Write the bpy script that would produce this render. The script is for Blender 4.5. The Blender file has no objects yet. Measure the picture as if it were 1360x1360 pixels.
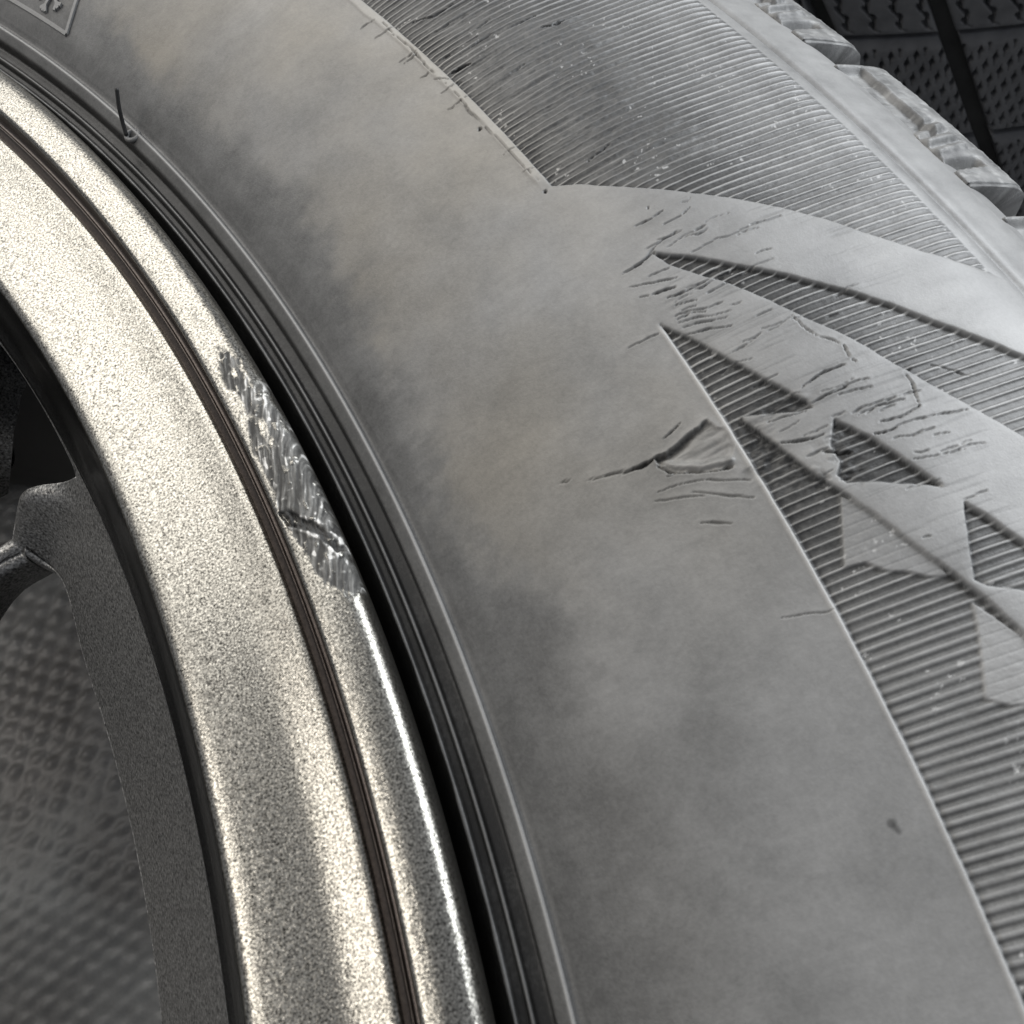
import bpy, math, random
import numpy as np
from mathutils import Matrix, Vector

# ---------------------------------------------------------------- camera, world, lights, exposure
S = bpy.context.scene
C = S.collection
ZW = 0.205                                    # height of the wheel's outer face above the mat (wheel lies flat)
cam = bpy.data.objects.new('camera', bpy.data.cameras.new('camera')); C.objects.link(cam)
cam.matrix_world = Matrix(((0.959052, 0.280706, -0.037718, 0.243787), (-0.269827, 0.865055, -0.422934, 0.000000), (-0.086091, 0.415793, 0.905375, 0.284590), (0, 0, 0, 1)))
cam.data.sensor_width = 36.0
cam.data.lens = 30.8108
cam.data.clip_start = 0.005
cam.data.clip_end = 100.0
cam.data.dof.use_dof = True
cam.data.dof.focus_distance = 0.115
cam.data.dof.aperture_fstop = 62.0
S.camera = cam
W = bpy.data.worlds.new('World'); S.world = W; W.use_nodes = True
W.node_tree.nodes['Background'].inputs[0].default_value = (0.80, 0.84, 0.92, 1)
W.node_tree.nodes['Background'].inputs[1].default_value = 0.34


def area(name, loc, tgt, sx, sy, power, col):
    l = bpy.data.lights.new(name, 'AREA'); l.shape = 'RECTANGLE'; l.size = sx; l.size_y = sy
    l.energy = power; l.color = col
    o = bpy.data.objects.new(name, l); C.objects.link(o); o.location = loc
    o.rotation_euler = (Vector(tgt) - Vector(loc)).to_track_quat('-Z', 'Y').to_euler()
    return o


area('ceiling_panel_light', (-0.5, 2.6, 2.75), (0.2, 0.1, 0.2), 3.4, 2.2, 108, (1.0, 0.965, 0.905))
area('doorway_daylight', (3.7, 1.35, 1.8), (0.25, 0.1, 0.2), 3.0, 2.4, 215, (0.92, 0.96, 1.0))
area('side_panel_light', (-2.2, 0.25, 3.1), (0.2, 0.0, 0.2), 1.4, 0.9, 34, (1.0, 0.94, 0.86))
S.view_settings.view_transform = 'Standard'
S.view_settings.look = 'None'
S.view_settings.exposure = 0.17
S.view_settings.gamma = 1.0

# ---------------------------------------------------------------- traced shape of the tyre: (degrees round the axle, mm from it)
RECESS = [[(12.13, 275.0), (11.604, 278.12), (11.16, 280.34), (10.776, 282.26), (10.26, 285.08), (9.729, 287.82), (9.27, 290.34), (8.837, 292.46), (8.093, 295.66), (7.557, 298.19), (6.845, 301.38), (6.228, 304.68), (4.639, 297.71), (5.366, 295.42), (6.175, 292.87), (6.815, 290.87), (7.536, 288.64), (8.264, 286.79), (8.67, 285.55), (9.185, 283.76), (9.905, 281.71), (10.616, 279.54), (11.192, 277.32), (11.694, 275.7)], [(6.894, 279.89), (6.645, 280.8), (6.181, 282.21), (5.544, 283.66), (4.96, 284.99), (5.198, 282.59), (5.476, 280.1), (5.672, 277.6), (5.861, 277.23), (6.077, 278.21), (6.461, 278.24)], [(4.533, 286.01), (4.156, 287.16), (3.55, 288.75), (2.81, 290.8), (2.46, 289.55), (2.829, 285.65), (3.042, 283.57), (3.196, 282.83), (3.702, 284.02), (4.218, 285.14)]]
EDGE3 = [[(10.469, 271.08), (9.807, 272.9), (8.998, 274.8), (8.217, 276.65), (7.506, 278.6), (7.319, 278.77), (7.367, 277.41), (7.585, 274.88), (7.787, 272.61), (7.664, 272.52), (6.883, 273.98), (6.118, 275.32), (5.575, 276.66), (4.846, 278.3), (3.999, 280.13), (3.396, 281.5), (2.794, 282.81), (2.194, 283.85), (1.234, 285.42)]]
WING = [[(15.157, 271.13), (14.824, 273.36), (14.17, 276.89), (13.653, 279.87), (13.064, 283.23), (12.458, 286.97), (11.763, 290.85), (11.211, 293.73), (10.471, 296.8), (9.798, 300.07), (9.3, 303.12), (8.77, 306.53)]]
PATCH = [[(5.489, 276.5), (4.899, 275.05), (4.216, 273.48), (4.162, 275.3), (3.887, 276.51), (3.746, 278.01), (3.518, 279.54), (3.427, 281.1), (4.611, 280.1)], [(2.872, 281.72), (2.34, 280.72), (1.927, 279.81), (1.332, 278.49), (1.111, 280.06), (0.982, 283.28), (1.451, 286.12), (2.16, 283.75)]]
GOUGE = [[(7.761, 263.79), (7.804, 265.61), (7.893, 267.71), (7.983, 269.51), (7.663, 270.56), (7.246, 270.57), (6.9, 269.39), (7.08, 266.56), (7.367, 264.34), (7.582, 263.68)]]
CRACKS = [(0.426, [(19.74, 284.49), (19.642, 285.95), (19.66, 288.08), (19.649, 290.35)]), (0.611, [(19.932, 271.76), (19.846, 273.16), (19.792, 274.43)]), (0.327, [(22.148, 273.37), (21.924, 275.92), (21.927, 279.11)]), (0.207, [(20.493, 272.24), (20.461, 274.07)]), (0.213, [(20.218, 281.53), (20.193, 283.95), (20.173, 285.6)]), (0.209, [(20.312, 276.18), (20.31, 279.58)]), (0.21, [(22.801, 270.57), (22.028, 270.36), (21.284, 270.48), (20.439, 270.02), (19.604, 270.15)]), (0.195, [(19.363, 270.27), (18.903, 270.13), (18.457, 269.82), (17.909, 270.05)]), (0.184, [(17.681, 269.88), (17.351, 269.92), (16.541, 270.05), (16.104, 269.96), (15.448, 270.31)]), (0.273, [(15.282, 276.25), (15.313, 277.84), (15.39, 279.79)]), (0.255, [(13.0, 275.21), (12.977, 277.28), (13.0, 278.75)]), (0.256, [(12.68, 277.94), (12.697, 279.67), (12.782, 281.35)]), (0.17, [(11.672, 278.33), (11.713, 281.63), (11.696, 285.02), (11.662, 289.21)]), (0.328, [(12.035, 271.04), (12.085, 272.98), (12.129, 275.18)]), (0.161, [(11.653, 270.87), (11.435, 273.17), (11.27, 275.52)]), (0.4, [(11.212, 272.27), (11.119, 273.59), (11.072, 274.76)]), (0.24, [(10.953, 273.29), (10.88, 274.82), (10.877, 276.56), (10.896, 278.19)]), (0.158, [(10.46, 272.77), (10.372, 274.92), (10.286, 277.67)]), (0.157, [(10.273, 272.67), (10.171, 274.94), (10.016, 277.73)]), (0.236, [(10.37, 272.77), (10.333, 274.37), (10.275, 275.49)]), (0.156, [(10.151, 272.76), (10.035, 274.97), (9.911, 277.17)]), (0.155, [(9.967, 272.67), (9.868, 274.75), (9.698, 276.8)]), (0.154, [(10.335, 267.15), (10.32, 268.81), (10.309, 270.48)]), (0.158, [(10.704, 273.28), (10.583, 275.52)]), (0.159, [(11.299, 271.03), (11.224, 271.87)]), (0.314, [(8.301, 285.19), (8.067, 284.93), (7.932, 284.91), (7.853, 285.16)]), (0.307, [(7.786, 279.02), (7.899, 280.74), (7.909, 282.41), (7.909, 284.08)]), (0.305, [(7.389, 278.82), (7.407, 280.71), (7.436, 283.39), (7.394, 285.17)]), (0.158, [(8.67, 283.56), (8.516, 284.35), (8.361, 284.95)]), (0.158, [(9.25, 282.67), (8.948, 283.0), (8.698, 283.48)]), (0.229, [(6.814, 282.1), (6.79, 284.44), (6.777, 286.88)]), (0.376, [(6.351, 282.26), (6.314, 283.73), (6.303, 284.49)]), (0.155, [(6.314, 283.73), (6.299, 286.11), (6.269, 288.92), (6.193, 292.07)]), (0.152, [(6.12, 283.12), (6.062, 285.32), (6.026, 287.66)]), (0.293, [(6.914, 274.37), (6.78, 276.15), (6.684, 278.34)]), (0.222, [(7.411, 274.41), (7.382, 276.04), (7.289, 277.98)]), (0.366, [(6.407, 277.17), (6.288, 278.21), (6.203, 279.64)]), (0.235, [(7.29, 288.65), (7.061, 288.71), (6.768, 288.2), (6.523, 287.86)]), (0.152, [(5.586, 284.19), (5.494, 286.27), (5.445, 289.11)]), (0.229, [(6.523, 283.35), (6.446, 285.36), (6.523, 287.86)]), (0.152, [(6.899, 281.56), (6.887, 283.94), (6.871, 286.36), (6.758, 282.72)]), (0.503, [(7.787, 260.73), (7.759, 261.84), (7.747, 263.45)]), (0.216, [(8.018, 257.53), (7.887, 259.38), (7.802, 260.76)]), (0.29, [(8.285, 255.07), (8.205, 255.62)]), (0.142, [(7.089, 262.31), (6.996, 264.61), (6.818, 267.07), (6.467, 270.18)]), (0.214, [(7.323, 263.77), (7.272, 264.81), (7.058, 266.43), (6.857, 269.13)]), (0.219, [(8.074, 265.33), (8.118, 266.06), (8.215, 267.33)]), (0.139, [(6.091, 264.46), (5.814, 266.81)]), (0.102, [(3.766, 266.57), (3.66, 268.56), (3.539, 270.77)]), (0.144, [(4.186, 280.68), (4.143, 281.42)]), (0.163, [(7.312, 292.25), (6.844, 294.95)]), (0.141, [(6.725, 265.04), (6.128, 269.56)]), (0.106, [(6.935, 261.74), (6.551, 265.75)]), (0.151, [(19.465, 271.92), (19.801, 270.56), (20.0, 269.51)]), (0.125, [(12.095, 273.73), (12.331, 276.69), (12.371, 279.11)]), (0.125, [(12.079, 276.39), (12.161, 278.46), (12.02, 280.5)]), (0.162, [(11.678, 272.8), (11.647, 274.67), (11.576, 275.35)])]
PITS = [[(17.768, 269.3), (15.08, 270.12), (13.246, 277.73), (-0.107, 267.66), (-0.026, 267.54), (-0.183, 267.78)]]
DIRT = [[(31.58, 247.58), (28.117, 245.97), (25.434, 245.87), (22.213, 246.89), (19.27, 247.26), (16.548, 246.42), (14.078, 245.78), (12.054, 244.24), (10.403, 244.59), (8.863, 243.79), (7.19, 245.78), (6.115, 248.61), (4.999, 250.35), (3.819, 250.4), (2.204, 251.04), (0.363, 251.22), (-2.103, 250.99)]]
SCUFF = [[(23.667, 271.7), (15.122, 271.32), (13.823, 281.38), (14.064, 290.24), (16.247, 288.79), (17.97, 290.83), (19.732, 294.22)]]
BADGE = [[(35.611, 243.29), (32.096, 243.61), (32.473, 248.25), (33.845, 245.96), (33.434, 244.43), (33.685, 244.36), (33.273, 245.34), (34.176, 245.44), (34.393, 244.34), (34.106, 244.46), (33.196, 247.02), (33.01, 246.77)]]
HAIR = [[0.21257, 0.10816, -0.002], [0.21274, 0.1092, -0.0008], [0.21311, 0.11023, 0.0008], [0.21377, 0.11157, 0.0025]]
SCRAPE = [(16.701, 230.16), (15.981, 232.32), (15.007, 232.96), (13.829, 233.22), (12.814, 233.44), (11.688, 233.47), (10.606, 233.59), (9.738, 233.74), (8.862, 233.6), (8.174, 233.45), (8.122, 231.93), (8.431, 230.64), (8.921, 229.87), (9.772, 229.61), (10.297, 229.47), (11.01, 228.7), (11.787, 228.94), (12.7, 229.09), (13.443, 229.31), (14.533, 229.46), (15.534, 229.82)]
GOUGED = [(11.01, 228.7), (10.614, 229.03), (10.267, 230.33), (9.927, 231.63), (9.319, 232.51), (9.393, 233.21), (10.106, 232.2), (10.554, 230.76), (10.943, 229.82)]
SPOTDARK = [(17.832, 230.65)]
BLOCK0 = 11.45

rng = np.random.default_rng(7)


HAIRLINES = []                                 # thin stress lines, running outwards like the traced ones
for (a_, r_, sa, sr, n_) in ((12.2, 277.5, 0.9, 3.0, 12), (10.9, 277.0, 0.6, 3.0, 10), (7.0, 279.5, 0.9, 3.0, 9), (5.9, 284.5, 0.8, 3.0, 12), (21.0, 278.0, 2.0, 4.0, 12), (9.0, 280.0, 1.0, 4.0, 10), (19.0, 268.6, 2.5, 0.8, 10)):
    for _ in range(n_):
        a0_ = a_ + rng.normal() * sa; r0_ = r_ + rng.normal() * sr; l_ = rng.uniform(0.8, 3.6); s_ = rng.normal() * 0.018
        HAIRLINES.append((rng.uniform(0.05, 0.16), [(a0_, r0_), (a0_ + s_ * l_ * 0.5 + rng.normal() * 0.03, r0_ + l_ * 0.5), (a0_ + s_ * l_, r0_ + l_)]))


# ---------------------------------------------------------------- helpers
def smooth(a, b, x):
    t = np.clip((x - a) / (b - a), 0, 1)
    return t * t * (3 - 2 * t)


def hash2(i, j, s):
    n = (i.astype(np.int64) * 374761393 + j.astype(np.int64) * 668265263 + s * 2147483647) & 0xffffffff
    n = ((n ^ (n >> 13)) * 1274126177) & 0xffffffff
    return ((n ^ (n >> 16)) & 0xffff) / 65535.0


def vnoise(x, y, s=0):
    i = np.floor(x); j = np.floor(y); fx = x - i; fy = y - j
    fx = fx * fx * (3 - 2 * fx); fy = fy * fy * (3 - 2 * fy)
    a = hash2(i, j, s); b = hash2(i + 1, j, s); c = hash2(i, j + 1, s); d = hash2(i + 1, j + 1, s)
    return (a + (b - a) * fx) * (1 - fy) + (c + (d - c) * fx) * fy - 0.5


def fbm(x, y, s=0, o=4):
    v = 0; a = 1.0
    for k in range(o):
        v = v + a * vnoise(x, y, s + k); x = x * 2.03 + 7.1; y = y * 2.03 - 3.3; a *= 0.5
    return v


def seg_dist(px, py, pts):
    d = np.full(px.shape, 1e9)
    for (ax, ay), (bx, by) in zip(pts[:-1], pts[1:]):
        vx, vy = bx - ax, by - ay
        t = np.clip(((px - ax) * vx + (py - ay) * vy) / (vx * vx + vy * vy + 1e-12), 0, 1)
        d = np.minimum(d, np.hypot(px - ax - t * vx, py - ay - t * vy))
    return d


def poly_sdf(px, py, pts):
    """signed distance, negative inside"""
    d = seg_dist(px, py, list(pts) + [pts[0]])
    ins = np.zeros(px.shape, bool)
    n = len(pts)
    for k in range(n):
        ax, ay = pts[k]; bx, by = pts[(k + 1) % n]
        c = (ay > py) != (by > py)
        if ay != by:
            ins ^= c & (px < (bx - ax) * (py - ay) / (by - ay) + ax)
    return np.where(ins, -d, d)


RM = 280.0                                     # mm, radius used to unroll the sidewall
K = math.pi / 180 * RM
def mm(pts):
    return [(a * K, r) for a, r in pts]


def spline(xs, ys):
    xs = np.asarray(xs, float); ys = np.asarray(ys, float); n = len(xs); h = np.diff(xs)
    A = np.eye(n); b = np.zeros(n)
    for i in range(1, n - 1):
        A[i, i - 1] = h[i - 1]; A[i, i] = 2 * (h[i - 1] + h[i]); A[i, i + 1] = h[i]
        b[i] = 3 * ((ys[i + 1] - ys[i]) / h[i] - (ys[i] - ys[i - 1]) / h[i - 1])
    m = np.linalg.solve(A, b)

    def ev(t):
        i = np.clip(np.searchsorted(xs, t) - 1, 0, n - 2); d = t - xs[i]
        return ys[i] + ((ys[i + 1] - ys[i]) / h[i] - h[i] * (2 * m[i] + m[i + 1]) / 3) * d + m[i] * d * d + (m[i + 1] - m[i]) / (3 * h[i]) * d ** 3
    return ev


def mesh_grid(name, V, closed=False, attrs=None, smooth_shade=True):
    """V: (n, m, 3) grid of points in metres -> mesh data (quads); closed wraps the first axis"""
    n, m = V.shape[:2]
    idx = np.arange(n * m).reshape(n, m)
    a = idx if closed else idx[:-1]
    b = np.roll(idx, -1, 0) if closed else idx[1:]
    q = np.stack([a[:, :-1], b[:, :-1], b[:, 1:], a[:, 1:]], -1).reshape(-1, 4)
    me = bpy.data.meshes.new(name)
    me.vertices.add(n * m); me.vertices.foreach_set('co', V.reshape(-1).astype(np.float32))
    me.loops.add(q.size); me.loops.foreach_set('vertex_index', q.reshape(-1).astype(np.int32))
    me.polygons.add(len(q)); me.polygons.foreach_set('loop_start', np.arange(0, q.size, 4, dtype=np.int32))
    me.polygons.foreach_set('use_smooth', np.full(len(q), smooth_shade))
    for k, v in (attrs or {}).items():
        at = me.attributes.new(k, 'FLOAT', 'POINT'); at.data.foreach_set('value', np.ascontiguousarray(v, dtype=np.float32).reshape(-1))
    me.update(calc_edges=True); me.validate()
    return me


def revolve(rz, thetas, flip=False):
    rz = np.asarray(rz, float) / 1000; t = np.radians(np.asarray(thetas))
    if flip: rz = rz[::-1]
    V = np.empty((len(t), len(rz), 3))
    V[..., 0] = np.cos(t)[:, None] * rz[None, :, 0]; V[..., 1] = np.sin(t)[:, None] * rz[None, :, 0]; V[..., 2] = rz[None, :, 1]
    return V


def resample(rz, step):
    """rounded dense profile through the corner points (Chaikin corner cutting, then even steps)"""
    p = np.asarray(rz, float)
    for _ in range(2):
        q = np.empty((2 * len(p), 2)); q[0] = p[0]; q[-1] = p[-1]
        q[1:-1:2] = 0.78 * p[:-1] + 0.22 * p[1:]; q[2:-1:2] = 0.22 * p[:-1] + 0.78 * p[1:]
        p = q
    d = np.r_[0, np.cumsum(np.hypot(*np.diff(p, axis=0).T))]
    t = np.linspace(0, d[-1], max(8, int(d[-1] / step)))
    return np.c_[np.interp(t, d, p[:, 0]), np.interp(t, d, p[:, 1])]


def link(name, me, mat, parent=None, loc=None, rotz=0.0):
    o = bpy.data.objects.new(name, me); C.objects.link(o)
    if mat is not None and me is not None and not me.materials: me.materials.append(mat)
    if parent is not None: o.parent = parent
    if loc is not None: o.location = loc
    o.rotation_euler[2] = rotz
    return o


def thing(name, label, cat, loc, group=None):
    o = bpy.data.objects.new(name, None); C.objects.link(o); o.location = loc
    o.empty_display_size = 0.05; o['label'] = label; o['category'] = cat
    if group: o['group'] = group
    return o


# ---------------------------------------------------------------- materials
class NT:
    def __init__(self, name):
        self.m = bpy.data.materials.new(name); self.m.use_nodes = True
        self.t = self.m.node_tree; self.b = self.t.nodes['Principled BSDF']

    def n(self, typ, ins=None, **kw):
        x = self.t.nodes.new(typ)
        for k, v in kw.items(): setattr(x, k, v)
        for k, v in (ins or {}).items(): self.put(x.inputs[k], v)
        return x

    def put(self, sock, v):
        if hasattr(v, 'is_output'): self.t.links.new(v, sock)
        else: sock.default_value = v

    def math(self, op, a, b=0.0, clamp=False):
        x = self.t.nodes.new('ShaderNodeMath'); x.operation = op; x.use_clamp = clamp
        self.put(x.inputs[0], a); self.put(x.inputs[1], b); return x.outputs[0]

    def mix(self, f, a, b):
        x = self.t.nodes.new('ShaderNodeMix'); x.data_type = 'RGBA'
        self.put(x.inputs[0], f); self.put(x.inputs[6], a); self.put(x.inputs[7], b); return x.outputs[2]

    def noise(self, scale, detail=3.0, rough=0.55, vec=None, out=0):
        x = self.n('ShaderNodeTexNoise', {'Scale': scale, 'Detail': detail, 'Roughness': rough})
        if vec is not None: self.t.links.new(vec, x.inputs['Vector'])
        return x.outputs[out]

    def bump(self, h, strength, dist, normal=None):
        x = self.n('ShaderNodeBump', {'Height': h, 'Strength': strength, 'Distance': dist})
        if normal is not None: self.t.links.new(normal, x.inputs['Normal'])
        return x.outputs[0]

    def coord(self):
        return self.n('ShaderNodeTexCoord').outputs['Object']

    def ramp(self, f, stops):
        x = self.t.nodes.new('ShaderNodeValToRGB'); e = x.color_ramp.elements
        while len(e) < len(stops): e.new(0.5)
        for el, (p, c) in zip(e, stops):
            el.position = p; el.color = c if len(c) == 4 else (*c, 1)
        self.put(x.inputs[0], f); return x.outputs[0]


def rubber(name, black, dusty, r0, r1, bump=0.25, use_attr=True, spec=0.5):
    k = NT(name); co = k.coord()
    n1 = k.noise(140.0, 5.0, 0.6, co); n2 = k.noise(2600.0, 3.0, 0.6, co); n3 = k.noise(45.0, 3.0, 0.5, co)
    d = k.n('ShaderNodeAttribute', attribute_name='dust_shading').outputs['Fac'] if use_attr else k.math('MULTIPLY', n1, 0.6)
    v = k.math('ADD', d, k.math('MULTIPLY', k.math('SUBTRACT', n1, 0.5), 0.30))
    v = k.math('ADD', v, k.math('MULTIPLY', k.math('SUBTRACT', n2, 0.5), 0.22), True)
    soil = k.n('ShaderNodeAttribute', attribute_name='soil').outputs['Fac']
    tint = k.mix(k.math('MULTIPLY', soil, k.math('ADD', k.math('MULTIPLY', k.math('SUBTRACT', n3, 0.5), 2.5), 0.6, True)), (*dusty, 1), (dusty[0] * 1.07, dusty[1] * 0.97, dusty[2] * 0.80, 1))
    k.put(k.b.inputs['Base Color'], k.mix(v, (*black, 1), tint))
    k.put(k.b.inputs['Roughness'], k.math('ADD', k.math('MULTIPLY', v, r1 - r0), r0))
    k.put(k.b.inputs['Specular IOR Level'], k.math('ADD', k.math('MULTIPLY', v, spec * 0.75), spec * 0.32))
    n4 = k.noise(5200.0, 2.0, 0.6, co)
    k.put(k.b.inputs['Normal'], k.bump(k.math('ADD', n4, k.math('MULTIPLY', n2, 0.8)), bump, 0.00006))
    return k.m


M_tyre = rubber('dusty_tyre_rubber', (0.022, 0.022, 0.022), (0.27, 0.27, 0.267), 0.42, 0.50, spec=0.6)
M_block = rubber('worn_tread_rubber', (0.035, 0.035, 0.036), (0.25, 0.25, 0.245), 0.42, 0.55, 0.5)
M_old = rubber('black_tread_rubber', (0.055, 0.056, 0.060), (0.125, 0.127, 0.133), 0.45, 0.6, 0.4, use_attr=False, spec=0.8)
M_plain = rubber('black_rubber', (0.014, 0.014, 0.014), (0.03, 0.03, 0.03), 0.42, 0.55, 0.2, use_attr=False)


def flake(name, base, rough, amt, metal=0.95, scale=1.0, coat=0.25, contrast=0.5):
    k = NT(name); co = k.coord()
    na = k.n('ShaderNodeTexNoise', {'Scale': 4200.0 * scale, 'Detail': 1.5, 'Roughness': 0.6}); k.t.links.new(co, na.inputs['Vector'])
    off = k.n('ShaderNodeVectorMath', {0: na.outputs['Color'], 1: (0.5, 0.5, 0.5)}, operation='SUBTRACT').outputs[0]
    sc = k.n('ShaderNodeVectorMath', {0: off, 'Scale': amt}, operation='SCALE').outputs[0]
    g = k.n('ShaderNodeNewGeometry').outputs['Normal']
    ad = k.n('ShaderNodeVectorMath', {0: g, 1: sc}, operation='ADD').outputs[0]
    nn = k.n('ShaderNodeVectorMath', {0: ad}, operation='NORMALIZE').outputs[0]
    nb = k.noise(3400.0 * scale, 2.0, 0.6, co)
    f = k.math('ADD', k.math('MULTIPLY', k.math('SUBTRACT', nb, 0.5), 2.4), 0.5, True)
    lo = tuple(x * (1 - contrast) for x in base); hi = tuple(min(1, x * (1 + contrast)) for x in base)
    k.put(k.b.inputs['Base Color'], k.mix(f, (*lo, 1), (*hi, 1)))
    k.b.inputs['Metallic'].default_value = metal
    k.b.inputs['Roughness'].default_value = rough
    k.b.inputs['Coat Weight'].default_value = coat; k.b.inputs['Coat Roughness'].default_value = 0.12
    k.put(k.b.inputs['Normal'], nn)
    return k, nn


M_face = flake('sparkling_metallic_paint', (0.216, 0.208, 0.188), 0.28, 0.31, contrast=0.88, coat=0.0, scale=1.22)[0].m
M_dark = flake('dark_metallic_paint', (0.20, 0.197, 0.19), 0.46, 0.9, metal=0.85, contrast=0.75, coat=0.1, scale=0.8)[0].m
M_bevel = flake('bevel_reflection_paint', (0.03, 0.029, 0.028), 0.35, 0.25, contrast=0.6, coat=0.1)[0].m  # dark reflection of the wheel's inside put into the bevel colour
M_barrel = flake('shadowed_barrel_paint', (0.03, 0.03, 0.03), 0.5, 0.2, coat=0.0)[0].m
_k, _ = flake('brown_groove_paint', (0.055, 0.046, 0.041), 0.40, 0.12, contrast=0.25, coat=0.1); M_groove = _k.m

# lip: same paint, plus bare chewed metal where the 'bare' attribute says the paint was scraped off
_k, _nn = flake('scraped_metallic_paint', (0.216, 0.208, 0.188), 0.28, 0.31, contrast=0.88, coat=0.0, scale=1.22)
_b2 = _k.n('ShaderNodeBsdfPrincipled', {'Metallic': 0.45, 'Roughness': 0.72})
_co = _k.coord()
_nz = _k.noise(1800.0, 4.0, 0.65, _co)
_st = _k.n('ShaderNodeAttribute', attribute_name='streak').outputs['Fac']
_sv = _k.math('ADD', _k.math('MULTIPLY', _st, 0.75), _k.math('MULTIPLY', _nz, 0.25))
_k.put(_b2.inputs['Base Color'], _k.ramp(_sv, [(0.25, (0.045, 0.044, 0.042)), (0.50, (0.118, 0.116, 0.110)), (0.64, (0.20, 0.196, 0.186)), (0.78, (0.60, 0.59, 0.57))]))
_k.put(_b2.inputs['Normal'], _k.bump(_nz, 0.3, 0.0001))
_ms = _k.n('ShaderNodeMixShader')
_k.put(_ms.inputs[0], _k.n('ShaderNodeAttribute', attribute_name='bare').outputs['Fac'])
_k.t.links.new(_k.b.outputs[0], _ms.inputs[1]); _k.t.links.new(_b2.outputs[0], _ms.inputs[2])
_k.t.links.new(_ms.outputs[0], _k.t.nodes['Material Output'].inputs['Surface'])
M_lip = _k.m

_k = NT('embossed_grey_vinyl'); _co = _k.coord()
_a = _k.noise(14.0, 4.0, 0.6, _co); _c = _k.noise(900.0, 3.0, 0.6, _co)
_k.put(_k.b.inputs['Base Color'], _k.mix(_k.math('ADD', _k.math('MULTIPLY', _k.math('SUBTRACT', _a, 0.45), 2.2), _k.math('MULTIPLY', _c, 0.35), True),
                                          (0.16, 0.155, 0.15, 1), (0.36, 0.37, 0.37, 1)))
_k.b.inputs['Roughness'].default_value = 0.46
_k.put(_k.b.inputs['Normal'], _k.bump(_c, 0.3, 0.0003))
M_mat = _k.m

# ---------------------------------------------------------------- the mat the wheel lies on (one sheet, finely embossed where it shows)
def axis(lo, hi, f0, f1, fine, coarse):
    return np.unique(np.round(np.r_[np.linspace(lo, f0, coarse), np.arange(f0, f1, fine), np.linspace(f1, hi, coarse)], 5))
gx = axis(-4, 4, -0.12, 0.24, 0.0011, 14); gy = axis(-4, 4, -0.12, 0.30, 0.0011, 14)
X, Y = np.meshgrid(gx, gy, indexing='ij')
a = math.radians(20); U = (X * math.cos(a) + Y * math.sin(a)) * 1000; Vv = (-X * math.sin(a) + Y * math.cos(a)) * 1000
U = U + 0.9 * fbm(X * 60, Y * 60, 3, 2); Vv = Vv + 0.9 * fbm(X * 60, Y * 60, 9, 2)
p = 7.6
row = np.floor(Vv / (p * 0.62)); fx = (U / p + 0.5 * (row % 2)) % 1 - 0.5; fy = (Vv / (p * 0.62)) % 1 - 0.5
cr_ = np.floor(U / p + 0.5 * (row % 2)); rn1 = hash2(cr_, row, 5); rn2 = hash2(cr_, row, 6); rn3 = hash2(cr_, row, 7)
dia = np.clip(1 - 1.7 * np.abs(fx) - 1.4 * np.abs(fy), 0, 1) * (0.45 + 0.75 * rn1) + np.clip(1 - 2.0 * np.hypot(fx, fy), 0, 1) * ((rn2 - 0.5) * 1.5 * fx + (rn3 - 0.5) * 1.5 * fy)
inner = smooth(-0.12, -0.119, X) * 0 + 1
Zm = 0.0013 * dia + 0.0006 * fbm(X * 260, Y * 260, 21, 3) + 0.004 * fbm(X * 14, Y * 14, 5, 2)
fade = smooth(-0.12, -0.10, X) * smooth(0.24, 0.22, X) * smooth(-0.12, -0.10, Y) * smooth(0.30, 0.28, Y)
Zm = (Zm - 0.0035) * fade - 0.004 * (1 - fade)
me = mesh_grid('floor_mat', np.stack([X, Y, np.minimum(Zm, 0.0)], -1))
o = link('floor', me, M_mat); o['kind'] = 'structure'

# ---------------------------------------------------------------- the wheel
wheel = thing('car_wheel', 'dusty tyre on a metallic grey alloy rim with scraped edge, lying flat on the mat', 'wheel', (0, 0, 0))
LOC = (0, 0, ZW)

# ---- tyre: sidewall and shoulder as a surface of revolution carrying the moulded relief
side_z = spline([239.7, 250, 260, 271.1, 285, 295, 306.1, 309.4, 317.3, 323], [-2.3, 2.5, 5.2, 6.8, 7.0, 5.4, 2.4, 0.5, -3.8, -9.0])
bead = [(229.5, -17), (232.5, -11), (234.3, -6.2), (234.75, -4.45), (234.95, -4.15), (235.15, -4.35), (235.35, -4.75), (236.0, -4.8),
        (236.15, -4.3), (236.35, -3.85), (236.5, -3.8), (236.62, -4.05), (236.8, -4.45), (237.9, -4.5), (238.15, -4.45), (238.3, -3.2),
        (238.45, -2.75), (239.2, -2.25), (239.75, -1.9), (239.95, -2.0), (240.1, -2.35), (240.5, -2.3)]
bd = np.asarray(bead, float)
dl = np.r_[0, np.cumsum(np.hypot(*np.diff(bd, axis=0).T))]
tt = np.linspace(0, dl[-1], 110)
pb = np.c_[np.interp(tt, dl, bd[:, 0]), np.interp(tt, dl, bd[:, 1])]
rr = np.r_[np.arange(240.9, 261.5, 0.34), np.arange(261.5, 318.5, 0.145), np.arange(318.6, 322.0, 0.35)]
ps = np.c_[rr, side_z(rr)]
w = smooth(240.5, 243.5, rr)
ps[:, 1] = ps[:, 1] * w + (1 - w) * (side_z(rr) - 0.25)
pe = np.array([(322.6, -10.5), (323.2, -13.5), (323.5, -18), (323.5, -40), (323.5, -100)])
prof = np.r_[pb, ps, pe]
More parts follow.
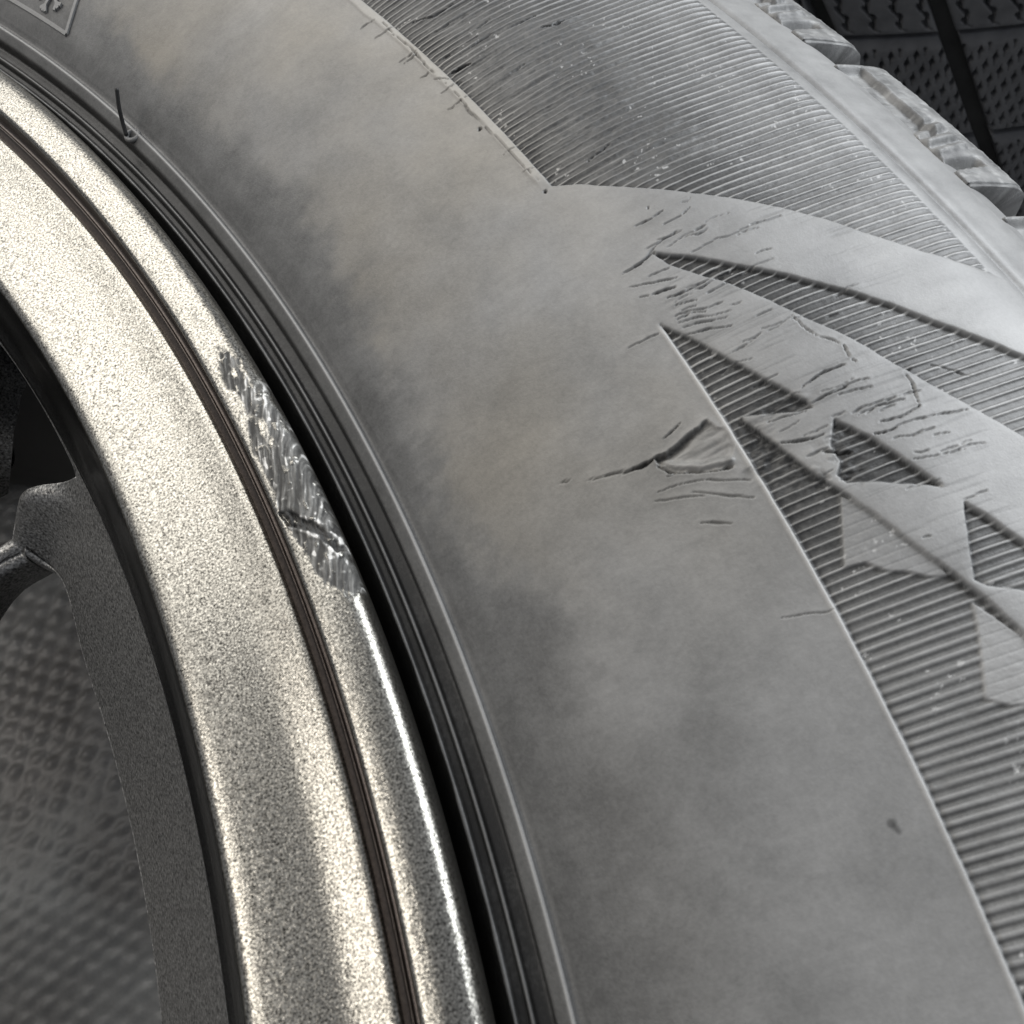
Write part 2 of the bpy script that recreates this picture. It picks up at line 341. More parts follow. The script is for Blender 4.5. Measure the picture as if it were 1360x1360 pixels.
tan = np.gradient(prof, axis=0); nrm = np.c_[-tan[:, 1], tan[:, 0]]; nrm /= np.linalg.norm(nrm, axis=1)[:, None]
RECT = lambda lo, hi: [(lo, 0), (hi, 0)]


def relief(th, prof, fine=True):
    """height above the base profile (mm) and dust (0..1) on the grid th x prof"""
    r = prof[:, 0]
    TH, RR = np.meshgrid(th, r, indexing='ij')
    x = TH * K; y = RR
    h = np.zeros_like(x)
    dust_shading = np.full_like(x, 0.5)
    on_side = (np.arange(len(r)) >= len(pb))[None, :] & (RR < 319)
    # ---- dust: clean black band by the bead, beige film beyond a wavy border
    dt = np.array(sorted((a, b) for a, b in DIRT[0]))
    rb = np.interp(TH, dt[:, 0], dt[:, 1])
    nz = fbm(x / 9, y / 9, 11, 5); nz2 = fbm(x / 2.6, y / 2.2, 31, 5); nz3 = fbm(x / 22, y / 14, 41, 3)
    wide = 7.0 * smooth(7, 1, TH)
    film = smooth(-2.6 - wide, 3.0 + wide, RR - rb - 0.6 + 2.2 * nz + 2.4 * nz2)
    dust_shading = 0.24 + 0.06 * nz + film * (0.18 + 0.05 * nz3 + 0.04 * nz + 0.04 * nz2)
    soil = film * smooth(282, 262, RR) * smooth(1, 13, TH)
    dust_shading = dust_shading + 0.28 * smooth(255, 285, RR) + 0.035 * fbm(x / 0.6, y / 9, 43, 3) * smooth(-0.1, 0.3, nz) + 0.05 * fbm(x / 0.8, y / 0.8, 47, 4)
    # rib beside the rim, clean rings by the bead with crest highlights painted in
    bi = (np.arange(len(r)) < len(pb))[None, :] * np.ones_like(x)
    dust_shading = np.where(bi > 0, 0.0 + 0.22 * smooth(238.25, 238.5, RR) + 0.55 * np.exp(-((RR - 234.95) / 0.10) ** 2) + 0.55 * np.exp(-((RR - 236.40) / 0.13) ** 2) + 0.6 * np.exp(-((RR - 239.75) / 0.16) ** 2), dust_shading)
    if fine:
        h += on_side * (0.05 * fbm(x / 7, y / 7, 51, 2) + 0.012 * fbm(x / 0.9, y / 0.9, 61, 2))
    # ---- recesses
    arc = lambda a0, a1, rad, n=60: [(t, rad) for t in np.linspace(a0, a1, n)]
    wing = WING[0]
    reg1 = wing + [(8.9, 306.1)] + arc(10, 60, 306.1) + arc(60, 15.16, 271.15)
    reg3 = EDGE3[0] + [(-1.5, 289.5), (-5, 295), (-30, 295)] + arc(-30, 10.46, 271.15)
    sd = np.full_like(x, 9.0)
    j = (r > 262) & (r < 312)
    jx = np.where(j)[0]
    if len(jx):
        sl = (slice(None), slice(jx[0], jx[-1] + 1))
        xs, ys = x[sl], y[sl]
        for poly in [reg1, reg3] + RECESS:
            i0 = np.searchsorted(th, min(a for a, _ in poly) - 1.0); i1 = np.searchsorted(th, max(a for a, _ in poly) + 1.0)
            if i1 <= i0: continue
            s2 = (slice(i0, i1), sl[1])
            sd[s2] = np.minimum(sd[s2], poly_sdf(x[s2], y[s2], mm(poly)))
        if fine: sd = sd + 0.10 * fbm(x / 1.1, y / 1.1, 71, 3)
        rec = smooth(0.16, -0.16, sd)
        # ribs inside the recesses
        ph = TH / 0.1875 + (0.10 * fbm(x / 4, y / 10, 81, 2) if fine else 0)
        fr = ph % 1.0
        sharp = np.exp(-((fr - 0.5) / 0.12) ** 2) + 0.25 * np.clip(1 - np.abs(fr - 0.62) / 0.3, 0, 1)
        roundr = (0.5 - 0.5 * np.cos(2 * math.pi * fr)) ** 0.8
        tr = smooth(5.5, 1.5, TH)
        rib = sharp * (1 - tr) + roundr * tr * 1.1
        amp = np.ones_like(x) * (1.0 if fine else 0.0)
        scz = np.zeros_like(x)
        if fine:
            sc = poly_sdf(x, y, mm(SCUFF[0]))
            scz = smooth(3.0, -5.0, sc + 5 * fbm(x / 5, y / 9, 91, 3))
            amp = 1 - 0.75 * scz
            amp *= 0.85 + 0.5 * fbm(x / 1.4, y / 3.0, 101, 3)
            dmg = np.exp(-((x - 6.75 * K) ** 2 + (y - 276.0) ** 2) / 5.0 ** 2)
            amp *= 1 - 0.7 * dmg
        D = 0.50 + 0.16 * smooth(9, 3, TH)
        D = D * (0.12 + 0.88 * smooth(306.4, 299.5, RR))
        rh = (0.17 + 0.05 * tr) * rib * amp
        edge_free = smooth(-0.25, -0.9, sd) * (1 - tr) + tr * smooth(-0.1, -0.5, sd)
        rh = rh * (0.25 + 0.75 * edge_free)
        # flat facets standing in the lower band
        pat = np.zeros_like(x)
        for poly in PATCH:
            pat = np.maximum(pat, smooth(0.12, -0.12, poly_sdf(x, y, mm(poly))))
        lines = 0.05 * np.exp(-((fr - 0.1) / 0.07) ** 2)
        rh = rh * (1 - pat) + pat * (0.30 - lines)
        fl = -D + rh
        if fine:
            st = fbm(x / 0.55, y / 5.0, 111, 4)
            fl += 0.17 * scz * st + 0.10 * scz * fbm(x / 1.2, y / 1.2, 112, 3)
            fl += 0.45 * dmg * fbm(x / 0.9, y / 1.3, 121, 4)
            fl += 0.030 * fbm(x / 0.35, y / 0.7, 131, 3)
        h = h * (1 - rec) + rec * fl
        # soft shoulder on the raised side of every edge
        h -= on_side * (1 - rec) * 0.07 * np.exp(-np.clip(sd, 0, 9) / 0.35)
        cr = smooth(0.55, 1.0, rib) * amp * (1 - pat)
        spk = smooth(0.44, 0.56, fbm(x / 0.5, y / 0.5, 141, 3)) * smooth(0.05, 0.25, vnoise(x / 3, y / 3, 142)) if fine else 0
        dr = 0.06 + 0.20 * tr + (0.95 - 0.62 * tr) * cr - 0.18 * np.exp(-(np.clip(-sd, 0, 9) / 0.45) ** 2) + 0.42 * pat + 0.10 * scz + 0.9 * spk + 0.25 * smooth(283, 300, RR)  # wall shade painted dark, rib crests painted pale for glints and wear
        raised = 0.58 + 0.14 * smooth(280, 300, RR) + 0.16 * nz + 0.10 * fbm(x / 1.5, y / 5, 53, 4)
        dust_shading = np.where(RR > 268, dust_shading * (1 - smooth(268, 276, RR)) + raised * smooth(268, 276, RR), dust_shading)
        dust_shading = dust_shading * (1 - rec) + rec * dr
        # moulded edge where the sidewall meets the ribbed band, its highlight painted on
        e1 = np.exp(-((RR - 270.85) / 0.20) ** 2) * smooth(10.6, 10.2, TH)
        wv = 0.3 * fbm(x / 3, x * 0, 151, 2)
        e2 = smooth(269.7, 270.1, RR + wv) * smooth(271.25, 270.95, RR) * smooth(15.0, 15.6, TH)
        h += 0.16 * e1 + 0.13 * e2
        dust_shading = dust_shading + 0.5 * e1 + 0.25 * e2
        # bevelled pale edge beside the right dark patch
    # ---- shoulder: crease and ridges
    h += -0.42 * np.exp(-((RR - 309.3) / 0.60) ** 2) + 0.10 * np.exp(-((RR - 307.4) / 0.9) ** 2) + 0.06 * np.exp(-((RR - 311.0) / 0.9) ** 2)
    h += 0.03 * np.exp(-((RR - 316.9) / 0.35) ** 2)
    sh = smooth(305.5, 307, RR)
    if len(jx): dust_shading = dust_shading * (1 - sh) + sh * (0.62 + 0.22 * nz + 0.12 * fbm(x / 1.2, y / 2.5, 49, 4) - 0.2 * np.exp(-((RR - 309.3) / 0.4) ** 2))
    if fine:
        # ---- torn triangular gouge
        g = mm(GOUGE[0])
        gd = poly_sdf(x, y, g) + 0.35 * fbm(x / 1.0, y / 1.0, 161, 4)
        gm = smooth(0.10, -0.10, gd)
        dul = seg_dist(x, y, mm([(7.74, 263.5), (7.80, 265.6), (7.89, 267.7), (7.98, 269.6)])) + 0.15 * fbm(x / 0.7, y / 0.7, 163, 3)
        dlo = seg_dist(x, y, mm([(7.58, 263.7), (7.37, 264.3), (7.08, 266.6), (6.92, 269.2)])) + 0.15 * fbm(x / 0.7, y / 0.7, 165, 3)
        ramp = np.clip((270.5 - RR) / 7.0, 0, 1)
        gh = -((0.15 + 0.62 * ramp ** 1.6) * np.exp(-(dul / 0.6) ** 2) + 0.50 * ramp + 0.12) + 0.50 * np.exp(-((dlo - 0.55) / 0.45) ** 2)
        gh += 0.10 * fbm(x / 0.45, y / 3.5, 171, 3) + 0.06 * fbm(x / 1.2, y / 1.2, 172, 3)
        gm = gm * smooth(271.6, 269.4, RR + 0.8 * fbm(x / 0.8, y / 1.5, 173, 3))
        h = h * (1 - gm) + gm * gh
        h -= 0.75 * smooth(0.34, 0.10, dlo) * smooth(0.05, 0.2, gd) * smooth(270.5, 269, RR)
        h += 0.14 * np.exp(-np.clip(gd, 0, 9) / 0.35) * (1 - gm) * smooth(0.2, 0.4, dlo)
        dust_shading = dust_shading * (1 - gm) + gm * (0.50 - 0.30 * np.exp(-(dul / 0.4) ** 2) + 0.25 * fbm(x / 0.6, y / 2.5, 181, 3))
        # torn, smeared patch between the gouge and the ribbed band
        tz = np.exp(-((x - 7.0 * K) / 2.6) ** 2 - ((y - 271.6) / 2.2) ** 2) + np.exp(-((x - 6.0 * K) / 2.2) ** 2 - ((y - 277.4) / 1.8) ** 2) + 0.7 * np.exp(-((x - 7.55 * K) / 1.2) ** 2 - ((y - 276.3) / 2.6) ** 2)
        tz = np.clip(tz, 0, 1) * smooth(-0.25, 0.1, fbm(x / 1.6, y / 1.6, 183, 3))
        tn = fbm(x / 0.6, y / 1.4, 185, 4)
        h += tz * (0.40 * tn - 0.06); dust_shading += tz * (0.75 * tn - 0.16)
        # ---- cracks
        for wd, pts in CRACKS + HAIRLINES:
            pm = mm(pts)
            i0 = np.searchsorted(th, min(a for a, _ in pts) - 0.25); i1 = np.searchsorted(th, max(a for a, _ in pts) + 0.25)
            j0 = np.searchsorted(rr, min(b for _, b in pts) - 1.2) + len(pb); j1 = np.searchsorted(rr, max(b for _, b in pts) + 1.2) + len(pb)
            s2 = (slice(i0, i1), slice(j0, j1))
            xs = x[s2]; ys = y[s2]
            if xs.size == 0: continue
            dd = seg_dist(xs + 0.34 * fbm(xs / 2.4, ys / 2.4, 191, 4), ys + 0.2 * fbm(xs / 2.4, ys / 2.4, 192, 2), pm)
            # taper to both ends
            ax, ay = pm[0]; bx, by = pm[-1]; ln = math.hypot(bx - ax, by - ay) + 1e-6
            ta = np.clip(((xs - ax) * (bx - ax) + (ys - ay) * (by - ay)) / ln ** 2, 0, 1)
            hw = max(wd * 0.36, 0.085) * (0.12 + 0.88 * np.sin(math.pi * np.clip(ta, 0.03, 0.97)) ** 0.6) * (1 + 1.2 * fbm(xs / 0.9, ys / 0.9, 193, 3))
            m = smooth(1.25, 0.45, dd / np.maximum(hw, 0.05))
            dep = min(0.7, 0.04 + wd * 1.0)
            h[s2] -= m * dep
            h[s2] += 0.025 * np.exp(-(dd / 0.4) ** 2) * (1 - m)
            dust_shading[s2] *= 1 - min(0.95, 0.28 + 1.3 * wd) * m
        for a0, r0 in PITS[0]:
            i0, i1 = np.searchsorted(th, [a0 - 0.3, a0 + 0.3])
            s2 = (slice(i0, i1), slice(None))
            dd = np.hypot(x[s2] - a0 * K, y[s2] - r0); m = smooth(1.0, 0.3, (dd + 0.25 * fbm(x[s2] / 0.5, y[s2] / 0.5, 201, 2)) / (0.36 if a0 > 17 else 0.22 if a0 > 1 else 0.42))
            deep = 0.45 if a0 > 1 else 0.0
            h[s2] -= deep * m; dust_shading[s2] *= 1 - (0.9 if a0 > 1 else 0.55) * m
        # fine stress lines fanning over the wings and faint scuffs
        lin = fbm(x / 0.28, y / 7.0, 211, 3)
        zone = smooth(271, 274, RR) * smooth(300, 292, RR) * (1 - rec) * smooth(0.05, 0.35, fbm(x / 6, y / 6, 221, 2) + 0.18)
        h -= zone * 0.022 * smooth(0.1, 0.45, lin)
        dust_shading -= zone * 0.14 * smooth(0.1, 0.45, lin)
    h *= ((prof[:, 0] < 318.2) & (np.arange(len(r)) >= len(pb)))[None, :]
    h += bi * 0.10 * fbm(x / 3.5, x * 0 + 3, 241, 4) * np.exp(-((RR - 234.9) / 0.35) ** 2)
    return h, np.clip(dust_shading, 0, 1), soil


def tyre_mesh(name, th, prof, nrm, fine, closed=False):
    h, dust_shading, soil = relief(th, prof, fine)
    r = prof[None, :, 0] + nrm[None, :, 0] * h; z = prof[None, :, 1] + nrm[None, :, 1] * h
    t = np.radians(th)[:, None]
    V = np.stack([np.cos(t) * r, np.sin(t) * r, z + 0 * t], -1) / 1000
    return mesh_grid(name, V, closed, {'dust_shading': dust_shading, 'soil': soil})


# columns: dense where the camera is close
cols = [-5.0]
while cols[-1] < 40.0:
    cols.append(cols[-1] + 0.0205 + 0.011 * max(0.0, min(1.0, (cols[-1] - 4) / 30)))
cols = np.array(cols)
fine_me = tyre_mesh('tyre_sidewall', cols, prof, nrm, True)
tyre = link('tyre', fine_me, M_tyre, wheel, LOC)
tyre['label'] = 'dusty grey rubber tyre with cracked and gouged sidewall'
# the rest of the way round, coarser
sel = np.unique(np.r_[np.arange(0, len(pb), 3), len(pb) - 1, np.arange(len(pb), len(prof) - 5, 5), np.arange(len(prof) - 5, len(prof))])
for rest in (np.r_[cols[-1], np.arange(math.ceil(cols[-1] + 0.1), 180.1, 0.5)], np.r_[np.arange(-180, cols[0] - 0.2, 0.5), cols[0]]):
    link('sidewall_continuation', tyre_mesh('sidewall_rest', rest, prof[sel], nrm[sel], False), M_tyre, tyre)
# tread carcass, far sidewall and far bead
far = [(323.5, -100), (323.5, -186), (322, -196), (317, -201), (305, -204), (285, -205), (262, -204), (245, -200), (238, -197), (233, -190), (229, -183)]
link('far_sidewall', mesh_grid('far_sidewall', revolve(resample(far, 4), np.arange(0, 360, 1.5)), True), M_plain, tyre)

# ---- shoulder tread blocks: one mesh, 64 copies round the tyre
def block_mesh():
    p1 = np.array([(317.0, -4.6), (317.6, -3.6), (319, -4.3), (322, -5.9), (325, -7.6), (327.6, -9.2), (329.3, -10.7), (330.3, -12.6), (330.8, -16), (331, -24), (331, -50), (323, -52)])
    pr = resample(p1, 0.22)
    tn = np.gradient(pr, axis=0); nr = np.c_[-tn[:, 1], tn[:, 0]]; nr /= np.linalg.norm(nr, axis=1)[:, None]
    L = 4.62                                           # degrees long; lower end at 0
    t = np.r_[np.full(1, 0.0), np.linspace(0.0, 0.12, 5)[1:], np.linspace(0.12, L - 0.1, 130), np.linspace(L - 0.1, L, 5)[1:], L]
    T, R_ = np.meshgrid(t, pr[:, 0], indexing='ij'); ix = np.arange(len(pr))[None, :] * np.ones_like(T)
    s = np.r_[0, np.cumsum(np.hypot(*np.diff(pr, axis=0).T))][None, :] * np.ones_like(T)   # mm along the profile
    x = T * math.pi / 180 * 325
    h = 0.06 * fbm(x / 1.6, s / 1.6, 301, 5) + 0.10 * fbm(x / 0.5, s / 3, 303, 3)
    side = smooth(16, 14, s)
    # lower strip set back, stepping out to the upper strip over most of the block
    h -= 0.9 * smooth(6.6, 6.1, s) * smooth(1.75, 2.0, T) * smooth(L - 0.02, L - 0.25, T) * side
    # two slanting raised fingers, then the wedge notch
    for c0 in (1.65, 2.05, 1.3):
        d = T - c0 - 0.035 * (s - 5)
        h += 0.42 * np.exp(-(d / 0.11) ** 2) * smooth(0.5, 2.0, s) * smooth(10.5, 8.5, s)
        h -= 0.35 * np.exp(-((d - 0.2) / 0.07) ** 2) * smooth(0.5, 2.0, s) * smooth(10.5, 8.5, s)
    nt = T - 0.72 - 0.02 * (s - 5)
    h -= 1.7 * smooth(-0.10, -0.05, nt) * smooth(0.34, 0.0, nt) * smooth(10.0, 8.8, s) * smooth(0.6, 1.4, s)
    h -= 0.8 * smooth(0.16, 0.02, T) * side * 0.4
    # sipes across the tread face
    for c0 in (0.9, 1.9, 2.9, 3.8):
        d = T - c0 - 0.05 * np.sin(s * 1.3)
        h -= 1.6 * np.exp(-(d / 0.045) ** 2) * smooth(17, 19, s)
    r = pr[None, :, 0] + nr[None, :, 0] * h; z = pr[None, :, 1] + nr[None, :, 1] * h
    # end walls: first and last column drop to the groove floor
    for k in (0, -1):
        r[k] = np.minimum(r[k], 318.0 + 5.4 * smooth(2, 12, s[k])); z[k] = np.minimum(z[k], -5.0 - 7.0 * smooth(1, 9, s[k]) - np.maximum(0, s[k] - 16) * 1.0)
    a = np.radians(T)
    V = np.stack([np.cos(a) * r, np.sin(a) * r, z], -1) / 1000
    dust_shading = np.clip(0.48 + 0.45 * fbm(x / 2, s / 2, 305, 5) + 0.35 * smooth(0.25, 0.45, fbm(x / 0.6, s / 1.5, 306, 2)) - 0.35 * smooth(13, 17, s), 0, 1)
    dust_shading[0] = 0.05; dust_shading[-1] = 0.05; dust_shading[1] *= 0.8
    return mesh_grid('tread_block', V, False, {'dust_shading': dust_shading})


bm_ = block_mesh(); bm_.materials.append(M_block)
b0 = link('tread_block', bm_, None, tyre)
b0.rotation_euler[2] = math.radians(BLOCK0)
for k in range(1, 64):
    b = b0.copy(); C.objects.link(b); b.parent = tyre; b.rotation_euler[2] = math.radians(BLOCK0 + 5.625 * k)


# ---- snowflake badge moulded on the sidewall (three peaks round a snowflake)
def bars(segs, wd, hh):
    """raised bars on the sidewall; segs in (degrees, mm)"""
    vs, fs = [], []
    for (a0, r0), (a1, r1) in segs:
        n = 6
        ts = np.linspace(0, 1, n)
        A = a0 + (a1 - a0) * ts; Rr = r0 + (r1 - r0) * ts
        dx = (a1 - a0) * math.pi / 180 * 244; dy = r1 - r0; ln = math.hypot(dx, dy)
        nx, ny = -dy / ln, dx / ln
        base = len(vs)
        for aa, q in zip(A, Rr):
            for o_, up in ((-0.60, -0.35), (-0.46, hh), (0.46, hh), (0.60, -0.35)):
                q2 = q + ny * o_ * wd; a2 = aa + nx * o_ * wd / (244 * math.pi / 180)
                z = float(side_z(np.array(q2))) + up
                vs.append((q2 * math.cos(math.radians(a2)) / 1000, q2 * math.sin(math.radians(a2)) / 1000, z / 1000))
        for i in range(n - 1):
            for j in range(3):
                b = base + i * 4 + j; fs.append((b, b + 1, b + 5, b + 4)[::-1])
        fs.append((base, base + 1, base + 2, base + 3)); e = base + (n - 1) * 4; fs.append((e + 3, e + 2, e + 1, e))
    me = bpy.data.meshes.new('badge'); me.from_pydata(vs, [], fs); me.update()
    at = me.attributes.new('dust_shading', 'FLOAT', 'POINT'); at.data.foreach_set('value', np.full(len(vs), 0.62, np.float32))
    return me


A0, R0 = 32.10, 243.75
out = [(A0, R0), (36.05, 243.55), (35.6, 248.3), (35.1, 250.6), (34.72, 249.2), (34.15, 252.3), (33.6, 249.4), (33.1, 250.9), (32.5, 248.6), (A0, R0)]
badge = link('snowflake_badge', bars(list(zip(out[:-1], out[1:])), 0.55, 0.32), M_tyre, tyre)
cx, cy = 33.62, 247.45
deg = 1 / (244 * math.pi / 180)
segs = []
for k in range(6):
    q = math.radians(60 * k + 33)
    e = (cx + math.cos(q) * 3.0 * deg, cy + math.sin(q) * 3.0)
    segs.append(((cx, cy), e))
    for f_ in (0.72,):
        m_ = (cx + math.cos(q) * 3.0 * f_ * deg, cy + math.sin(q) * 3.0 * f_)
        for s_ in (-0.75, 0.75):
            segs.append((m_, (m_[0] + math.cos(q + s_) * 0.95 * deg, m_[1] + math.sin(q + s_) * 0.95)))
link('snowflake', bars(segs, 0.50, 0.36), M_tyre, badge)

# ---- vent hair standing on the rib, with its small ring
def tube(pts, rad, sides=10, cap=True, flat_end=True):
    pts = [Vector(p) for p in pts]; vs, fs = [], []
    up = Vector((0.3, 0.9, 0.2))
    for i, p in enumerate(pts):
        t = (pts[min(i + 1, len(pts) - 1)] - pts[max(i - 1, 0)]).normalized()
        u = t.cross(up).normalized(); v = t.cross(u)
        rd = rad(i / (len(pts) - 1)) if callable(rad) else rad
        for k in range(sides):
            a_ = 2 * math.pi * k / sides
            vs.append(p + (u * math.cos(a_) + v * math.sin(a_)) * rd)
    for i in range(len(pts) - 1):
        for k in range(sides):
            b = i * sides + k; c2 = i * sides + (k + 1) % sides
            fs.append((b, c2, c2 + sides, b + sides))
    fs.append(tuple(range(sides))[::-1]); e = (len(pts) - 1) * sides; fs.append(tuple(range(e, e + sides)))
    me = bpy.data.meshes.new('tube'); me.from_pydata([tuple(v) for v in vs], [], fs)
    me.polygons.foreach_set('use_smooth', [True] * len(fs)); me.update()
    return me


hp = [Vector(p) for p in HAIR]
dense = []
for i in range(len(hp) - 1):
    p0 = hp[max(i - 1, 0)]; p1 = hp[i]; p2 = hp[i + 1]; p3 = hp[min(i + 2, len(hp) - 1)]
    for s in np.linspace(0, 1, 6)[:-1]:
        s = float(s)
        dense.append(0.5 * ((2 * p1) + (-p0 + p2) * s + (2 * p0 - 5 * p1 + 4 * p2 - p3) * s * s + (-p0 + 3 * p1 - 3 * p2 + p3) * s ** 3))
dense.append(hp[-1])
hair = link('vent_hair', tube(dense, 0.00027), M_plain, tyre)
hair['label'] = 'thin black rubber hair standing on the rib by the rim'
th0, r0 = 26.90, 239.15
ring = []
for k in range(25):
    a_ = 2 * math.pi * k / 24
    rq = r0 + 0.85 * math.cos(a_); aq = math.radians(th0 + 0.85 * math.sin(a_) / (r0 * math.pi / 180))
    ring.append((rq * math.cos(aq) / 1000, rq * math.sin(aq) / 1000, -0.0023))
rg = tube(ring, 0.00034, 8)
at = rg.attributes.new('dust_shading', 'FLOAT', 'POINT'); at.data.foreach_set('value', np.full(len(rg.vertices), 0.42, np.float32))
link('vent_ring', rg, M_tyre, tyre)

# ---- rim -----------------------------------------------------------------
rim_t = np.r_[np.arange(-6, 42, 0.12), np.arange(42, 354, 1.0)]
face = [(226.35, -2.0), (226.2, -1.45), (225.7, -1.40), (224.4, -1.68), (222.9, -1.98), (221.6, -2.16), (219.5, -2.22), (217.0, -2.26), (215.0, -2.34), (213.9, -2.48),
        (213.25, -2.75), (212.95, -3.15)]
bevel = [(213.0, -3.05), (212.4, -4.0), (211.8, -5.2), (210.9, -7.4), (210.0, -9.2), (209.0, -10.4), (208.5, -10.9), (208.35, -11.6)]
rim = link('rim', mesh_grid('rim_face', revolve(resample(face, 0.12), rim_t, True)[::1], True), M_face, wheel, LOC)
rim['label'] = 'metallic grey alloy rim'
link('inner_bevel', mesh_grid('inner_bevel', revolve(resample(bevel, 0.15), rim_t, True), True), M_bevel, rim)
groove = [(228.7, 1.1), (228.35, 1.0), (228.2, 0.5), (228.05, -0.8), (227.85, -1.3), (227.45, -1.42), (227.32, -1.22), (227.18, -1.22), (227.05, -1.42), (226.6, -1.65), (226.3, -1.8)]
link('lip_groove', mesh_grid('lip_groove', revolve(resample(groove, 0.06), rim_t, True), True), M_groove, rim)
# lip with the kerb scrape: dense in view
lip = [(228.25, 0.95), (228.42, 1.38), (229.2, 1.58), (230.4, 1.76), (231.6, 1.70), (232.5, 1.38), (233.1, 0.78), (233.38, -0.05), (233.45, -1.6), (233.3, -5), (232.4, -9), (229.5, -15)]
lp = resample(lip, 0.07)
lt = np.arange(-5, 41, 0.022)
ltan = np.gradient(lp, axis=0); ln_ = np.c_[ltan[:, 1], -ltan[:, 0]] * -1; ln_ /= np.linalg.norm(ln_, axis=1)[:, None]
T, Rr = np.meshgrid(lt, lp[:, 0], indexing='ij'); Zr = np.ones_like(T) * lp[None, :, 1]
KL = math.pi / 180 * 231
x = T * KL; y = Rr + 0.0 * Zr
top = smooth(-1.6, -0.4, Zr)
ksc = lambda p: [(a_ * KL, b_) for a_, b_ in p]
sd = poly_sdf(x, np.minimum(y, 233.3), ksc(SCRAPE)) + 1.0 * fbm(x / 1.6, y / 0.8, 401, 5)
patchy = smooth(-0.15, 0.25, fbm(x / 2.6, y / 1.1, 403, 3) + 0.35 * smooth(17.0, 12.5, T) + 0.08)
bare = smooth(0.30, -0.30, sd) * top * np.clip(patchy + smooth(12.8, 12.0, T), 0, 1)
sg = poly_sdf(x, y, ksc(GOUGED)) + 0.25 * fbm(x / 0.8, y / 0.8, 405, 3)
# drag lines run slightly across the lip
dx = x * 0.93 + y * 0.36; dy = -x * 0.36 + y * 0.93
wx = x + 0.35 * fbm(x / 2.2, y / 1.6, 421, 2); wy = y + 0.35 * fbm(x / 2.6, y / 1.8, 423, 3)
dx = wx * 0.93 + wy * 0.36; dy = -wx * 0.36 + wy * 0.93
stk = fbm(dx / 3.2, dy / 0.30, 407, 4)
streak = np.clip(0.40 + 0.75 * stk + 0.4 * fbm(dx / 1.5, dy / 0.14, 435, 3) + 0.35 * smooth(0.30, 0.42, vnoise(x / 0.6, y / 0.5, 431)), 0, 1)
hl = 0.075 * stk + 0.03 * fbm(x / 1.3, y / 1.0, 409, 3) + 0.05 * fbm(dx / 1.2, dy / 0.16, 433, 3) - 0.07
bl = smooth(0.26, 0.40, vnoise(x / 0.7, y / 0.55, 411)) * 0.10
hl = bare * (hl + bl)
gm = smooth(0.12, -0.15, sg) * top
streak = np.clip(streak * (1 - 0.85 * gm) + 0.7 * np.exp(-((sg - 0.30) / 0.22) ** 2) * smooth(10.6, 10.0, T) * smooth(9.0, 9.6, T) * smooth(-0.1, 0.3, fbm(x / 0.9, y / 0.9, 437, 2) + 0.1), 0, 1)
hl = hl + gm * (-0.26 + 0.5 * fbm(x / 1.0, y / 0.5, 413, 3)) + 0.14 * np.exp(-((sg - 0.3) / 0.3) ** 2) * top * bare
bare = np.clip(bare * (1 - 0.6 * bl / 0.10), 0, 1)
sm = np.exp(-((T - 17.83) / 0.35) ** 2 - ((Rr - 230.65) / 0.45) ** 2) * top
bare = np.maximum(bare, 0.75 * sm * smooth(-0.2, 0.2, fbm(dx / 1.5, dy / 0.3, 415, 3)))
rl = lp[None, :, 0] + ln_[None, :, 0] * hl; zl = lp[None, :, 1] + ln_[None, :, 1] * hl
tr_ = np.radians(T)
V = np.stack([np.cos(tr_) * rl, np.sin(tr_) * rl, zl], -1) / 1000
o = link('scraped_lip', mesh_grid('scraped_lip', V[:, ::-1], False, {'bare': bare[:, ::-1], 'streak': streak[:, ::-1]}), M_lip, rim)
o['label'] = 'outer lip with its paint scraped to rough bare metal'
lr = np.r_[lt[-1], np.arange(41, 355, 0.75), 355.0]
lr[-1] = 360 + lt[0]
link('lip', mesh_grid('lip_rest', revolve(resample(lip, 0.3), lr, True)), M_face, rim)

# ledge, spokes and windows: five pairs of spokes, a small window inside each pair
def ledge_z(r, th_rel, spoke):
    z = -11.2 - (208.3 - r) * 1.32
    return z


def r_in(t):
    """inner edge of the ledge (mm) at t degrees inside one 72 degree unit; spokes at SP and mirrored about MID"""
    t = np.abs((np.asarray(t, float) - MID + 36) % 72 - 36)
    a = HALF_U                                             # inner side of a spoke
    b = HALF_U + SPW                                       # outer side
    r = np.where(t < a, 208.25, np.where(t < b, 85.0, 193.3))
    d1 = np.maximum(a - t, 0); d2 = np.maximum(t - b, 0)
    r = np.where(t < a, 208.25 - 0.4 * np.exp(-d1 / 0.4) - 110 * np.exp(-d1 / 0.05), r)
    r = np.where(t >= b, 193.3 + 2.6 * np.exp(-((d2 - 2.6) / 2.0) ** 2) - 110 * np.exp(-d2 / 0.06), r)
    return np.maximum(r, 85.0)


